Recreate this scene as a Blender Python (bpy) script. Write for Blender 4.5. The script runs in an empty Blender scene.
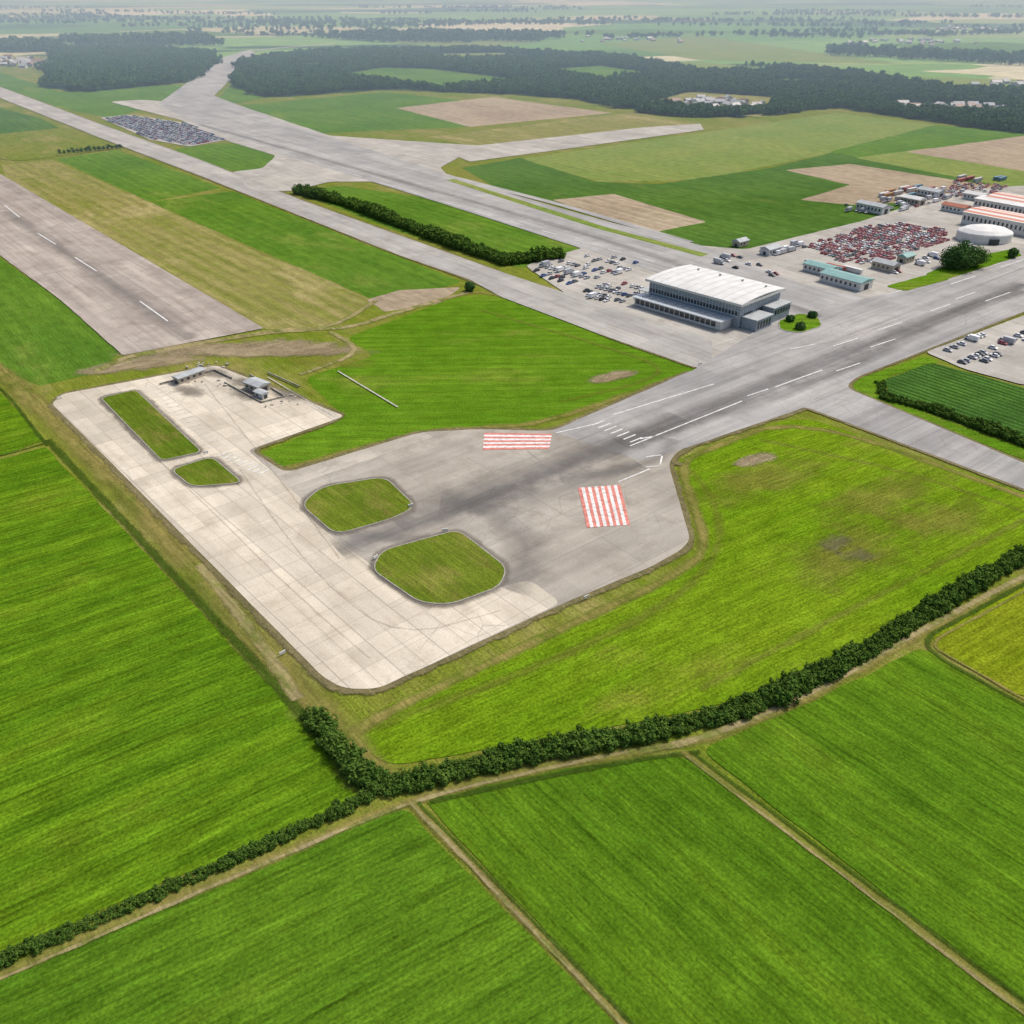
import bpy, bmesh, math, random
import numpy as np
from mathutils import Vector, Matrix, noise
from mathutils.geometry import tessellate_polygon
random.seed(7); rng=np.random.default_rng(7)
sc=bpy.context.scene
H=150.0; P=math.radians(31.2); F=887.0
cp,sp=math.cos(P),math.sin(P)
def G(x,y):
    """survey sheet coordinates -> metres on the flat ground"""
    a=(x-512)/F; b=(512-y)/F
    t=H/(sp-b*cp)
    return Vector((a*t,(cp+b*sp)*t,0))
def ang(p,q):
    d=G(*q)-G(*p); return math.atan2(d.y,d.x)
# ------------------------------------------------------------------ nodes
def N(nt,typ,props=None,**ins):
    n=nt.nodes.new(typ)
    for k,v in (props or {}).items(): setattr(n,k,v)
    for k,v in ins.items():
        k=int(k[1:]) if (k[0]=='i' and k[1:].isdigit()) else k.replace('_',' ')
        s=n.inputs[k]
        if isinstance(v,bpy.types.NodeSocket): nt.links.new(v,s)
        else: s.default_value=v
    return n
def MA(nt,op,a,b=0.0,c=0.0,clamp=False):
    n=N(nt,'ShaderNodeMath',{'operation':op,'use_clamp':clamp},i0=a,i1=b,i2=c); return n.outputs[0]
def MIX(nt,f,a,b,blend='MIX'):
    def c(v): return v if isinstance(v,bpy.types.NodeSocket) else (v[0],v[1],v[2],1.0)
    n=N(nt,'ShaderNodeMix',{'data_type':'RGBA','blend_type':blend},i0=f,i6=c(a),i7=c(b)); return n.outputs[2]
def NOI(nt,vec,scale,detail=3.0,rough=.55):
    return N(nt,'ShaderNodeTexNoise',Vector=vec,Scale=scale,Detail=detail,Roughness=rough).outputs['Fac']
def MR(nt,v,a,b,c=0.0,d=1.0,t='LINEAR'):
    n=N(nt,'ShaderNodeMapRange',{'interpolation_type':t,'clamp':True})
    nt.links.new(v,n.inputs[0])
    for i,x in zip((1,2,3,4),(a,b,c,d)): n.inputs[i].default_value=x
    return n.outputs[0]
def POS(nt,a=0.0,scale=None):
    g=N(nt,'ShaderNodeNewGeometry').outputs['Position']
    m=N(nt,'ShaderNodeMapping',Vector=g,Rotation=(0,0,-a)).outputs[0]
    if scale: m=N(nt,'ShaderNodeMapping',Vector=m,Scale=scale).outputs[0]
    return m
def GREY(nt,v):
    return N(nt,'ShaderNodeCombineColor',Red=v,Green=v,Blue=v).outputs[0]
def start(name):
    m=bpy.data.materials.new(name); m.use_nodes=True; nt=m.node_tree; nt.nodes.clear(); return m,nt
def finish(m,nt,col,rough=.9,spec=.15,alpha=None,metal=0.0,diffuse=False):
    c=col if isinstance(col,bpy.types.NodeSocket) else (*col[:3],1)
    if diffuse:
        b=N(nt,'ShaderNodeBsdfDiffuse',Color=c)
    else:
        b=N(nt,'ShaderNodeBsdfPrincipled',Base_Color=c,Roughness=rough,Metallic=metal)
        b.inputs['Specular IOR Level'].default_value=spec
    sh=b.outputs[0]
    if alpha is not None:
        t=N(nt,'ShaderNodeBsdfTransparent'); sh=N(nt,'ShaderNodeMixShader',i0=alpha,i1=t.outputs[0],i2=sh).outputs[0]
    o=N(nt,'ShaderNodeOutputMaterial',Surface=sh)
    return m
def ragalpha(nt,lo,hi,rag,mx,ns=.35):
    uv=N(nt,'ShaderNodeUVMap',{'uv_map':'UVMap'}).outputs[0]
    v=N(nt,'ShaderNodeSeparateXYZ',Vector=uv).outputs[1]
    m=MA(nt,'SUBTRACT',1.0,MA(nt,'ABSOLUTE',MA(nt,'SUBTRACT',MA(nt,'MULTIPLY',v,2.0),1.0)))
    n=NOI(nt,POS(nt),ns,4,.65)
    m=MA(nt,'ADD',m,MA(nt,'MULTIPLY',MA(nt,'SUBTRACT',n,.5),rag))
    return MR(nt,m,lo,hi,0,mx,'SMOOTHSTEP')
def field(name,c1,c2,c3=None,a=0.0,period=3.0,con=.12,tram=0.0,patch=(.58,.75),streak=.5,rag=None,grain=.5,pscale=.02,row=.22):
    m,nt=start(name)
    p=POS(nt,a)
    big=NOI(nt,p,.013,2,.5)
    st=NOI(nt,N(nt,'ShaderNodeMapping',Vector=p,Scale=(.010,.16,1)).outputs[0],1.0,3,.6)
    f=MA(nt,'ADD',MA(nt,'MULTIPLY',big,1-streak),MA(nt,'MULTIPLY',st,streak))
    col=MIX(nt,MR(nt,f,.40,.60),c1,c2)
    if c3:
        pn=NOI(nt,N(nt,'ShaderNodeMapping',Vector=p,Scale=(.6,1.3,1)).outputs[0],pscale,6,.68)
        col=MIX(nt,MR(nt,pn,patch[0],patch[1],0,.8,'SMOOTHSTEP'),col,c3)
    fine=NOI(nt,p,1.5,3,.75)
    mid=NOI(nt,p,.12,3,.6)
    rw=NOI(nt,N(nt,'ShaderNodeMapping',Vector=p,Scale=(.08,1.3,1)).outputs[0],1.0,2,.7)
    k=MA(nt,'MULTIPLY',MR(nt,fine,.3,.7,1-grain,1+grain),MR(nt,mid,.3,.7,.85,1.15))
    k=MA(nt,'MULTIPLY',k,MR(nt,rw,.3,.7,1-row,1+row))
    if con:
        sep=N(nt,'ShaderNodeSeparateXYZ',Vector=p)
        wob=MA(nt,'MULTIPLY',NOI(nt,p,.03,1),period*.25)
        y=MA(nt,'ADD',sep.outputs[1],wob)
        s=MA(nt,'SINE',MA(nt,'MULTIPLY',y,2*math.pi/period))
        amp=MR(nt,big,.35,.65,con*.35,con)
        k=MA(nt,'MULTIPLY',k,MA(nt,'ADD',1.0,MA(nt,'MULTIPLY',s,amp)))
        if tram:
            w=MA(nt,'PINGPONG',y,tram/2)
            k=MA(nt,'MULTIPLY',k,MR(nt,w,.2,.55,.76,1.0))
    col=MIX(nt,1.0,col,GREY(nt,k),'MULTIPLY')
    al=ragalpha(nt,*rag) if rag else None
    return finish(m,nt,col,alpha=al,diffuse=True)
def pave(name,c1,c2,a=0.0,slab=None,joint=.5,stain=.25,streak=.3,rag=None,tint=(.55,.5,.43),jw=.12,var=.1):
    m,nt=start(name)
    p=POS(nt,a)
    n1=NOI(nt,p,.03,3,.6)
    col=MIX(nt,MR(nt,n1,.38,.62),c1,c2)
    if slab:
        b=N(nt,'ShaderNodeTexBrick',{'offset':0.0},Vector=p,Color1=(1-var,1-var,.99-var,1),Color2=(1.05,1.05,1.03,1),Mortar=(joint,joint,joint*.97,1),Scale=1.0,
            Mortar_Size=jw,Mortar_Smooth=.3,Bias=0.0,Brick_Width=slab[0],Row_Height=slab[1])
        col=MIX(nt,1.0,col,b.outputs[0],'MULTIPLY')
        b=N(nt,'ShaderNodeTexBrick',{'offset':0.37},Vector=p,Color1=(.86,.86,.87,1),Color2=(1.08,1.07,1.05,1),Mortar=(.82,.82,.82,1),Scale=1.0,
            Mortar_Size=.2,Mortar_Smooth=.5,Bias=0.2,Brick_Width=slab[0]*4.3,Row_Height=slab[1]*2)
        col=MIX(nt,.8,col,b.outputs[0],'MULTIPLY')
    st=NOI(nt,N(nt,'ShaderNodeMapping',Vector=p,Scale=(.012,.3,1)).outputs[0],1.0,4,.65)
    col=MIX(nt,1.0,col,GREY(nt,MR(nt,st,.3,.7,1-streak,1+streak*.6)),'MULTIPLY')
    s2=NOI(nt,p,.09,5,.7)
    col=MIX(nt,MR(nt,s2,.48,.7,0,stain),col,(c1[0]*tint[0],c1[1]*tint[1],c1[2]*tint[2]))
    vo=N(nt,'ShaderNodeTexVoronoi',{'feature':'DISTANCE_TO_EDGE'},Vector=N(nt,'ShaderNodeVectorMath',{'operation':'ADD'},i0=p,i1=N(nt,'ShaderNodeTexNoise',Vector=p,Scale=.15,Detail=2.0).outputs['Color']).outputs[0],Scale=.07)
    cr=MA(nt,'MULTIPLY',MR(nt,vo.outputs['Distance'],.0,.012,1,0),MR(nt,n1,.5,.6,0,.35))
    col=MIX(nt,cr,col,(.1,.1,.09))
    fine=NOI(nt,p,2.0,2,.7)
    col=MIX(nt,1.0,col,GREY(nt,MR(nt,fine,.3,.7,.9,1.1)),'MULTIPLY')
    al=ragalpha(nt,*rag) if rag else None
    return finish(m,nt,col,.85,.2,alpha=al,diffuse=True)
def plain(name,c,rough=.6,spec=.3,metal=0,var=.12,scale=.8):
    m,nt=start(name)
    n=NOI(nt,POS(nt),scale,3,.6)
    col=MIX(nt,1.0,c,GREY(nt,MR(nt,n,.3,.7,1-var,1+var)),'MULTIPLY')
    return finish(m,nt,col,rough,spec,metal=metal)
def leafmat(name,c1,c2):
    m,nt=start(name)
    oi=N(nt,'ShaderNodeObjectInfo').outputs['Random']
    n=NOI(nt,POS(nt),.6,2,.6)
    f=MA(nt,'ADD',MA(nt,'MULTIPLY',oi,.6),MR(nt,n,.3,.7,0,.5))
    col=MIX(nt,f,c1,c2)
    return finish(m,nt,col,diffuse=True)
# ------------------------------------------------------------------ geometry
def link(name,me,mats=(),parent=None,smooth=False):
    o=bpy.data.objects.new(name,me); sc.collection.objects.link(o)
    for mt in mats: me.materials.append(mt)
    if parent: o.parent=parent
    return o
def roundc(p,r):
    if r<=0: return p
    out=[];n=len(p)
    for i in range(n):
        a,b,c=p[i-1],p[i],p[(i+1)%n]
        la,lc=(a-b).length,(c-b).length
        if la<1e-4 or lc<1e-4: continue
        d=min(r,la*.45,lc*.45)
        s=b+(a-b)/la*d; e=b+(c-b)/lc*d
        for k in range(7):
            t=k/6; out.append(s*(1-t)**2+b*2*t*(1-t)+e*t*t)
    return out
def subdiv(p,closed=True,step=4.0,jit=.3):
    out=[];n=len(p)
    for i in range(n if closed else n-1):
        a,b=p[i],p[(i+1)%n]
        st=max(step,((a+b)/2).length*.012)
        k=max(1,int((b-a).length/st))
        for j in range(k): out.append(a.lerp(b,j/k))
    if not closed: out.append(p[-1])
    if jit:
        r=[]
        for q in out:
            s=jit*max(1,q.length/400)
            r.append(q+Vector((noise.noise(q*.13)*s+noise.noise(q*.9)*s*.5,noise.noise(q*.13+Vector((50,9,3)))*s+noise.noise(q*.9+Vector((5,9,3)))*s*.5,0)))
        out=r
    return out
ZC=[0.02]
def nz(d=.004):
    ZC[0]+=d; return ZC[0]
def W(pts): return [G(*p) if not isinstance(p,Vector) else p.copy() for p in pts]
def poly(name,pts,mt,r=0.0,jit=.5,z=None,step=4.0):
    p=subdiv(roundc(W(pts),r),True,step,jit)
    z=nz() if z is None else z
    tris=tessellate_polygon([p])
    me=bpy.data.meshes.new(name)
    fs=[]
    for t in tris:
        a,b,c=(p[i] for i in t)
        cr=(b-a).cross(c-a).z
        if abs(cr)<1e-7: continue
        fs.append(tuple(t) if cr>0 else tuple(reversed(t)))
    me.from_pydata([(q.x,q.y,z) for q in p],[],fs); me.update()
    o=link(name,me,[mt]); o['zlevel']=z
    return o
def offs(p,closed):
    n=len(p);out=[]
    for i in range(n):
        a=p[i-1] if (i>0 or closed) else p[i]
        b=p[(i+1)%n] if (i<n-1 or closed) else p[i]
        d=(b-a); d.z=0
        d=d.normalized() if d.length>1e-6 else Vector((1,0,0))
        out.append(Vector((-d.y,d.x,0)))
    return out
def smooth(p,closed=False,it=2):
    for _ in range(it):
        q=[] if closed else [p[0]]
        n=len(p)
        for i in range(n if closed else n-1):
            a,b=p[i],p[(i+1)%n]; q+= [a.lerp(b,.25),a.lerp(b,.75)]
        if not closed: q.append(p[-1])
        p=q
    return p
def ribbon(name,pts,w,mt,closed=False,jit=.3,z=None,sm=True,h=0.0,r=0.0,step=4.0,shift=0.0):
    p=W(pts)
    if r: p=roundc(p,r)
    elif sm and len(p)>2: p=smooth(p,closed)
    p=subdiv(p,closed,step,0)
    nn=offs(p,closed); n=len(p); z=nz() if z is None else z
    ws=w if isinstance(w,(list,tuple)) else (w,w)
    vs=[];L=0;us=[]
    for i,q in enumerate(p):
        if i: L+=(q-p[i-1]).length
        us.append(L)
        ww=ws[0]+(ws[1]-ws[0])*i/max(1,n-1)
        j1=noise.noise(q*.2)*jit; j2=noise.noise(q*.2+Vector((30,3,1)))*jit
        A=q+nn[i]*(ww/2+j1+shift); B=q-nn[i]*(ww/2+j2-shift)
        vs+= [(A.x,A.y,z+h),(B.x,B.y,z+h)]
    base=len(vs)
    if h:
        for i in range(n):
            for k in (0,1):
                x,y,_=vs[2*i+k]; vs.append((x,y,z-.02))
    fs=[];uv=[]
    for i in range(n if closed else n-1):
        j=(i+1)%n
        fs.append((2*i,2*i+1,2*j+1,2*j)); u0=us[i]; u1=us[j] if j else L+4
        uv+= [(u0,1),(u0,0),(u1,0),(u1,1)]
        if h:
            for k in (0,1):
                a,b=2*i+k,2*j+k
                f=(a,b,base+b,base+a) if k==0 else (b,a,base+a,base+b)
                fs.append(f); uv+=[(u0,.5)]*4
    me=bpy.data.meshes.new(name); me.from_pydata(vs,[],fs)
    l=me.uv_layers.new(name='UVMap'); l.data.foreach_set('uv',np.array(uv,dtype=np.float32).ravel()); me.update()
    return link(name,me,[mt])
def patch(name,c,rx,ry,a,mt,z=None):
    c=G(*c); z=nz() if z is None else z; n=32
    vs=[(c.x,c.y,z)]
    for k in range(n):
        t=2*math.pi*k/n; x=rx*math.cos(t); y=ry*math.sin(t)
        vs.append((c.x+x*math.cos(a)-y*math.sin(a),c.y+x*math.sin(a)+y*math.cos(a),z))
    fs=[(0,k+1,(k+1)%n+1) for k in range(n)]
    uv=[]
    for _ in fs: uv+=[(0,.5),(0,0),(0,0)]
    me=bpy.data.meshes.new(name); me.from_pydata(vs,[],fs)
    l=me.uv_layers.new(name='UVMap'); l.data.foreach_set('uv',np.array(uv,dtype=np.float32).ravel()); me.update()
    return link(name,me,[mt])
def inpoly(pts,P2):
    x,y=pts[:,0],pts[:,1]; c=np.zeros(len(x),bool); n=len(P2)
    for i in range(n):
        x1,y1=P2[i-1].x,P2[i-1].y; x2,y2=P2[i].x,P2[i].y
        m=((y1>y)!=(y2>y)); 
        with np.errstate(divide='ignore',invalid='ignore'):
            xi=(x2-x1)*(y-y1)/(y2-y1+1e-12)+x1
        c^=m&(x<xi)
    return c
def hidden(name):
    return bpy.data.collections.new(name)
def scatter(name,pts,scl,coll,rotz=None,tilt=0.0):
    n=len(pts); me=bpy.data.meshes.new(name)
    me.vertices.add(n); me.vertices.foreach_set('co',np.asarray(pts,dtype=np.float32).ravel())
    a=me.attributes.new('scl','FLOAT_VECTOR','POINT'); s=np.asarray(scl,dtype=np.float32)
    if s.ndim==1: s=np.stack([s,s,s*rng.uniform(.85,1.15,n)],1).astype(np.float32)
    a.data.foreach_set('vector',s.ravel())
    b=me.attributes.new('rot','FLOAT_VECTOR','POINT')
    rz=rng.uniform(0,6.283,n) if rotz is None else np.asarray(rotz)
    b.data.foreach_set('vector',np.stack([rng.normal(0,tilt,n) if tilt else np.zeros(n)]*2+[rz],1).astype(np.float32).ravel())
    o=link(name,me)
    g=bpy.data.node_groups.new(name+'_gn','GeometryNodeTree')
    g.interface.new_socket('Geometry',in_out='INPUT',socket_type='NodeSocketGeometry')
    g.interface.new_socket('Geometry',in_out='OUTPUT',socket_type='NodeSocketGeometry')
    gi=g.nodes.new('NodeGroupInput'); go=g.nodes.new('NodeGroupOutput')
    ip=g.nodes.new('GeometryNodeInstanceOnPoints'); ci=g.nodes.new('GeometryNodeCollectionInfo')
    ci.inputs['Collection'].default_value=coll; ci.inputs['Separate Children'].default_value=True; ci.inputs['Reset Children'].default_value=True
    ip.inputs['Pick Instance'].default_value=True
    for an,sk in (('scl','Scale'),('rot','Rotation')):
        na=g.nodes.new('GeometryNodeInputNamedAttribute'); na.data_type='FLOAT_VECTOR'; na.inputs['Name'].default_value=an
        g.links.new(na.outputs['Attribute'],ip.inputs[sk])
    g.links.new(gi.outputs[0],ip.inputs['Points']); g.links.new(ci.outputs[0],ip.inputs['Instance']); g.links.new(ip.outputs[0],go.inputs[0])
    md=o.modifiers.new('scatter','NODES'); md.node_group=g
    return o
# ---- leafy things
def leaves(centers,rad,nper,size,rg,flat=.8):
    vs=[];fs=[]
    for c,r in zip(centers,rad):
        d=rg.normal(size=(nper,3)); d/=np.linalg.norm(d,axis=1)[:,None]
        rr=r*rg.uniform(.55,1.05,nper)**.6
        pos=c+d*rr[:,None]*np.array([1,1,flat])
        for q,dd in zip(pos,d):
            nrm=dd+rg.normal(0,.35,3)+np.array([0,0,.35]); nrm/=np.linalg.norm(nrm)
            t=np.cross(nrm,rg.normal(size=3)); t/=np.linalg.norm(t)+1e-9; b=np.cross(nrm,t)
            s=size*rg.uniform(.6,1.3)
            k=len(vs); vs+= [tuple(q-t*s),tuple(q-b*s*.6),tuple(q+t*s),tuple(q+b*s*.6)]; fs.append((k,k+1,k+2,k+3))
    return vs,fs
def tree_mesh(name,h,cr,nclump,nper,size,rg,lm,tm,low=.3):
    cs=[];rs=[]
    for _ in range(nclump):
        while True:
            q=rg.uniform(-1,1,3)
            if np.linalg.norm(q)<1: break
        z=h*(low+(1-low)*.5)+q[2]*h*(1-low)*.42
        cs.append(np.array([q[0]*cr*.8,q[1]*cr*.8,z])); rs.append(cr*rg.uniform(.26,.45))
    vs,fs=leaves(cs,rs,nper,size,rg)
    nl=len(fs)
    def limb(a,b,ra,rb,n=6):
        a=Vector(a);b=Vector(b);d=(b-a).normalized(); u=d.orthogonal().normalized(); v=d.cross(u); k=len(vs)
        for c,r in ((a,ra),(b,rb)):
            for i in range(n):
                t=2*math.pi*i/n; q=c+u*math.cos(t)*r+v*math.sin(t)*r; vs.append(tuple(q))
        for i in range(n): fs.append((k+i,k+(i+1)%n,k+n+(i+1)%n,k+n+i))
    limb((0,0,-.2),(0,0,h*.55),h*.03,h*.018)
    for i in range(min(6,len(cs))):
        limb((0,0,h*rg.uniform(.25,.5)),cs[i],h*.014,h*.005,4)
    me=bpy.data.meshes.new(name); me.from_pydata(vs,[],fs); me.materials.append(lm); me.materials.append(tm)
    mi=np.zeros(len(fs),dtype=np.int32); mi[nl:]=1; me.polygons.foreach_set('material_index',mi); me.update()
    return me
leafA=leafmat('hedge_leaves',(.042,.095,.016),(.10,.17,.028))
leafB=leafmat('tree_leaves',(.042,.10,.030),(.09,.165,.042))
bark=plain('bark',(.09,.065,.045),.9)
bushes=hidden('bush_variants'); woods=hidden('tree_variants')
for i in range(4):
    o=bpy.data.objects.new('bush',tree_mesh('bush',3.0,1.9,14,30,.30,np.random.default_rng(i),leafA,bark,low=.02)); bushes.objects.link(o)
for i in range(4):
    o=bpy.data.objects.new('forest_tree',tree_mesh('forest_tree',10,4.8,12,14,1.15,np.random.default_rng(10+i),leafB,bark,low=.15)); woods.objects.link(o)
# ------------------------------------------------------------------ palette
aL=ang((45,445),(370,795)); aH=ang((0,960),(375,795)); aR=ang((420,800),(620,1024)); aR2=ang((685,755),(1024,1010))
aAp=ang((52,405),(350,690)); aRw=ang((610,440),(1000,285)); aMn=ang((300,150),(600,240)); aOld=ang((0,215),(190,345))
aBr=ang((720,700),(1000,560)); aFar=ang((0,95),(400,245))
aU=ang((0,850),(250,740))
gA=field('grass_bright',(.098,.180,.006),(.135,.212,.009),(.20,.205,.030),aBr,6.0,.06,patch=(.54,.76),row=.28)
gB=field('crop_left',(.064,.136,.006),(.100,.182,.008),(.135,.19,.014),aU,7.0,.13,tram=28,streak=.75,grain=.45,row=.38,patch=(.52,.72))
gC=field('crop_bottom_a',(.058,.130,.008),(.084,.162,.010),(.112,.175,.014),aH,6.0,.07,tram=30,streak=.45,row=.32,patch=(.5,.7),pscale=.015,grain=.4)
gC2=field('crop_bottom_b',(.060,.132,.007),(.088,.165,.009),(.120,.178,.014),aR2,6.0,.08,tram=30,streak=.5,row=.32,patch=(.5,.7),pscale=.015,grain=.4)
gD=field('grass_mid',(.068,.145,.016),(.098,.182,.02),(.15,.2,.035),aFar,8,.08,patch=(.52,.7))
gE=field('grass_central',(.075,.162,.008),(.105,.195,.012),(.17,.2,.03),ang((300,380),(690,375)),6,.10,patch=(.52,.7))
gD2=field('grass_dark',(.053,.115,.020),(.078,.15,.026),(.12,.16,.035),aMn,8,.06)
gO=field('grass_olive',(.17,.18,.04),(.24,.215,.075),(.34,.28,.13),aOld,9,.12,streak=.85,patch=(.5,.68))
gLt=field('grass_light',(.15,.21,.045),(.2,.235,.06),(.23,.23,.08),aMn,9,.08)
gY=field('crop_yellow',(.13,.182,.006),(.17,.202,.012),(.2,.20,.03),aBr,3,.1)
gBr=field('bare_soil',(.28,.22,.15),(.36,.29,.2),(.22,.22,.1),aMn,8,.06,grain=.25)
gRow=field('row_crop',(.038,.09,.018),(.055,.125,.02),None,ang((880,380),(1024,430)),3.2,.5,streak=.2)
gV=field('verge_grass',(.12,.165,.014),(.17,.18,.03),(.26,.22,.08),aFar,5,.04,patch=(.48,.7))
gIs=field('island_grass',(.075,.122,.010),(.115,.155,.016),(.18,.165,.04),aAp,3,.05,grain=.4,patch=(.48,.68),pscale=.06)
ff=field('forest_floor',(.03,.06,.022),(.045,.08,.028),None,0,5,.0)
dirt=field('dirt_track',(.27,.23,.10),(.35,.29,.15),(.14,.17,.03),aL,3,0,rag=(.1,.6,.9,.85,.25),patch=(.46,.6),grain=.25,pscale=.08)
tanv=field('dry_grass',(.20,.19,.045),(.27,.225,.07),(.12,.16,.02),aL,3,0,rag=(.15,.9,1.0,.78,.1),patch=(.48,.65),grain=.3,pscale=.05)
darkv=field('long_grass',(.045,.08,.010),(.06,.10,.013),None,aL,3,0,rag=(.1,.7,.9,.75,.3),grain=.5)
rimv=field('worn_edge',(.15,.13,.06),(.2,.17,.085),(.08,.105,.02),aL,3,0,rag=(.1,.5,.9,.9,.3),grain=.35,pscale=.08)
conc=pave('apron_concrete',(.53,.475,.385),(.62,.56,.46),aAp,(9,6.5),.70,.4,.12,var=.13)
asph=pave('apron_asphalt',(.325,.295,.255),(.41,.375,.325),aRw,(24,9),.85,.4,.14,jw=.08,var=.08)
rwy=pave('runway_asphalt',(.305,.298,.29),(.37,.357,.345),aRw,(30,9),.86,.3,.22,jw=.1,var=.08)
twy=pave('taxiway_asphalt',(.35,.337,.315),(.42,.402,.375),aFar,(25,9),.86,.35,.18,jw=.1)
mwy=pave('main_runway_asphalt',(.33,.322,.312),(.39,.38,.367),aMn,(30,11),.88,.3,.2,jw=.12)
oldr=pave('old_runway_asphalt',(.33,.287,.255),(.40,.352,.31),aOld,(30,7),.9,.45,.22)
lot=pave('car_park_surface',(.38,.36,.325),(.45,.425,.385),aMn,(20,14),.85,.4,.15,jw=.1)
rag1=(.0,1.1,.7,.5,.12)
tyre=pave('rubber_marks',(.155,.15,.145),(.2,.19,.185),aRw,None,.8,.2,.4,rag=rag1)
tyre2=pave('rubber_marks_light',(.18,.17,.16),(.22,.21,.20),aRw,None,.8,.2,.4,rag=(.0,1.1,.9,.32,.12))
trk=pave('wheel_track',(.36,.31,.25),(.42,.36,.3),aAp,None,.8,.2,.3,rag=(.0,.9,1.2,.3,.2))
ringm=pave('island_dirt',(.19,.17,.14),(.24,.21,.17),aAp,None,.8,.2,.3,rag=(.0,.9,.7,.75,.25))
white=plain('white_paint',(.62,.61,.58),.7,.2,var=.3,scale=.9)
red=plain('red_paint',(.54,.19,.15),.7,.2,var=.35,scale=.9)
kerbm=plain('kerb_concrete',(.31,.29,.25),.85,.2,var=.3)
pstrip=plain('pale_concrete',(.42,.4,.35),.85,.2,var=.3)
# ------------------------------------------------------------------ ground
def ground():
    xs=np.concatenate([-np.geomspace(30000,300,26),np.linspace(-250,250,6),np.geomspace(300,30000,26)])
    ys=np.concatenate([np.linspace(-1500,600,12),np.geomspace(800,45000,34)])
    X,Y=np.meshgrid(xs,ys); vs=np.stack([X.ravel(),Y.ravel(),np.zeros(X.size)],1)
    nx=len(xs); fs=[(j*nx+i,j*nx+i+1,(j+1)*nx+i+1,(j+1)*nx+i) for j in range(len(ys)-1) for i in range(nx-1)]
    me=bpy.data.meshes.new('ground'); me.from_pydata(vs.tolist(),[],fs)
    m,nt=start('countryside_patchwork')
    p=POS(nt,.35,(.0013,.0022,1))
    nz_=N(nt,'ShaderNodeTexNoise',Vector=p,Scale=.7,Detail=2.0).outputs['Color']
    pv=N(nt,'ShaderNodeVectorMath',{'operation':'ADD'},i0=p,i1=N(nt,'ShaderNodeVectorMath',{'operation':'SCALE'},i0=nz_,Scale=.6).outputs[0]).outputs[0]
    v=N(nt,'ShaderNodeTexVoronoi',{'distance':'MANHATTAN'},Vector=pv,Scale=1.0,Randomness=.85)
    r=N(nt,'ShaderNodeSeparateColor',Color=v.outputs['Color']).outputs[0]
    cr=nt.nodes.new('ShaderNodeValToRGB'); cr.color_ramp.interpolation='CONSTANT'
    cols=[(0,(.10,.20,.05)),(.18,(.16,.28,.07)),(.36,(.25,.32,.11)),(.5,(.13,.25,.06)),(.66,(.42,.39,.22)),(.72,(.18,.3,.08)),(.88,(.06,.12,.04)),(.95,(.5,.46,.3))]
    e=cr.color_ramp.elements
    e[0].position=0; e[0].color=(*cols[0][1],1); e[1].position=cols[1][0]; e[1].color=(*cols[1][1],1)
    for q,c in cols[2:]:
        k=e.new(q); k.color=(*c,1)
    nt.links.new(r,cr.inputs[0])
    wd=NOI(nt,POS(nt,.2,(.5,1.3,1)),.0012,5,.6)
    col=MIX(nt,MR(nt,wd,.55,.58),cr.outputs[0],(.045,.09,.035))
    col=MIX(nt,1.0,col,GREY(nt,MR(nt,NOI(nt,POS(nt),.02,4,.7),.3,.7,.75,1.25)),'MULTIPLY')
    finish(m,nt,col,diffuse=True)
    link('ground',me,[m])
ground()
poly('airfield_grass',[(-500,88),(-300,60),(60,56),(330,58),(700,85),(1200,118),(1700,140),(1900,600),(1700,1400),(-700,1400),(-900,600)],gV,z=.02,step=15)
def FD(pts,mt,name='grass_field',r=3,jit=.6): return poly(name,pts,mt,r=r,jit=jit)
FD([(-200,60),(0,72),(60,92),(190,84),(215,92),(180,100),(110,118),(60,108),(0,86),(-200,70)],gD)
FD([(-300,60),(-40,98),(0,104),(60,126),(112,146),(60,157),(0,163),(-300,150)],gD)
FD([(-60,100),(0,108),(40,118),(60,128),(0,134),(-60,130)],gD2)
FD([(2,165),(52,160),(150,202),(372,300),(322,332),(262,329),(130,250),(6,180)],gO)
FD([(56,159),(118,150),(222,188),(150,202)],gD)
FD([(150,202),(232,191),(462,282),(440,288),(374,300),(250,246)],gD)
FD([(366,300),(400,290),(462,287),(440,303),(385,312)],gBr)
FD([(-200,170),(-60,215),(0,258),(60,300),(122,350),(100,372),(40,386),(0,368),(-200,300)],gD)
FD([(455,297),(492,294),(560,315),(640,342),(698,366),(690,376),(545,424),(425,430),(292,468),(268,470),(256,455),(346,418),(303,378),(376,356),(345,338),(400,318)],gE,r=8)
FD([(290,190),(345,186),(440,200),(588,248),(575,262),(520,268),(400,232)],gD,r=6)
FD([(166,150),(230,142),(276,156),(262,169),(236,172),(200,164)],gD,r=20)
FD([(112,103),(150,97),(200,84),(208,90),(170,103),(140,108)],gD)
FD([(236,106),(330,97),(384,92),(462,100),(398,108),(470,127),(300,134),(250,118)],gD)
FD([(232,84),(262,98),(240,103),(214,103)],gD)
FD([(396,108),(492,97),(612,113),(470,127)],gBr)
FD([(430,137),(636,112),(702,127),(500,153)],gO)
FD([(520,159),(836,113),(935,125),(845,150),(700,180),(600,182)],gLt)
FD([(462,168),(520,158),(596,182),(660,184),(770,168),(835,152),(960,168),(990,186),(860,222),(740,251),(700,250),(600,215),(500,190)],gD2)
FD([(830,152),(935,125),(1010,132),(1100,140),(1100,160),(1024,184),(960,178)],gD)
FD([(552,200),(614,194),(706,222),(652,233)],gBr)
FD([(785,170),(850,164),(1006,188),(1000,198),(850,205),(800,200),(850,185)],gBr)
FD([(855,158),(930,148),(1060,175),(1024,190)],gLt)
FD([(905,152),(1030,135),(1300,140),(1300,178),(1030,172)],gBr)
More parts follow.
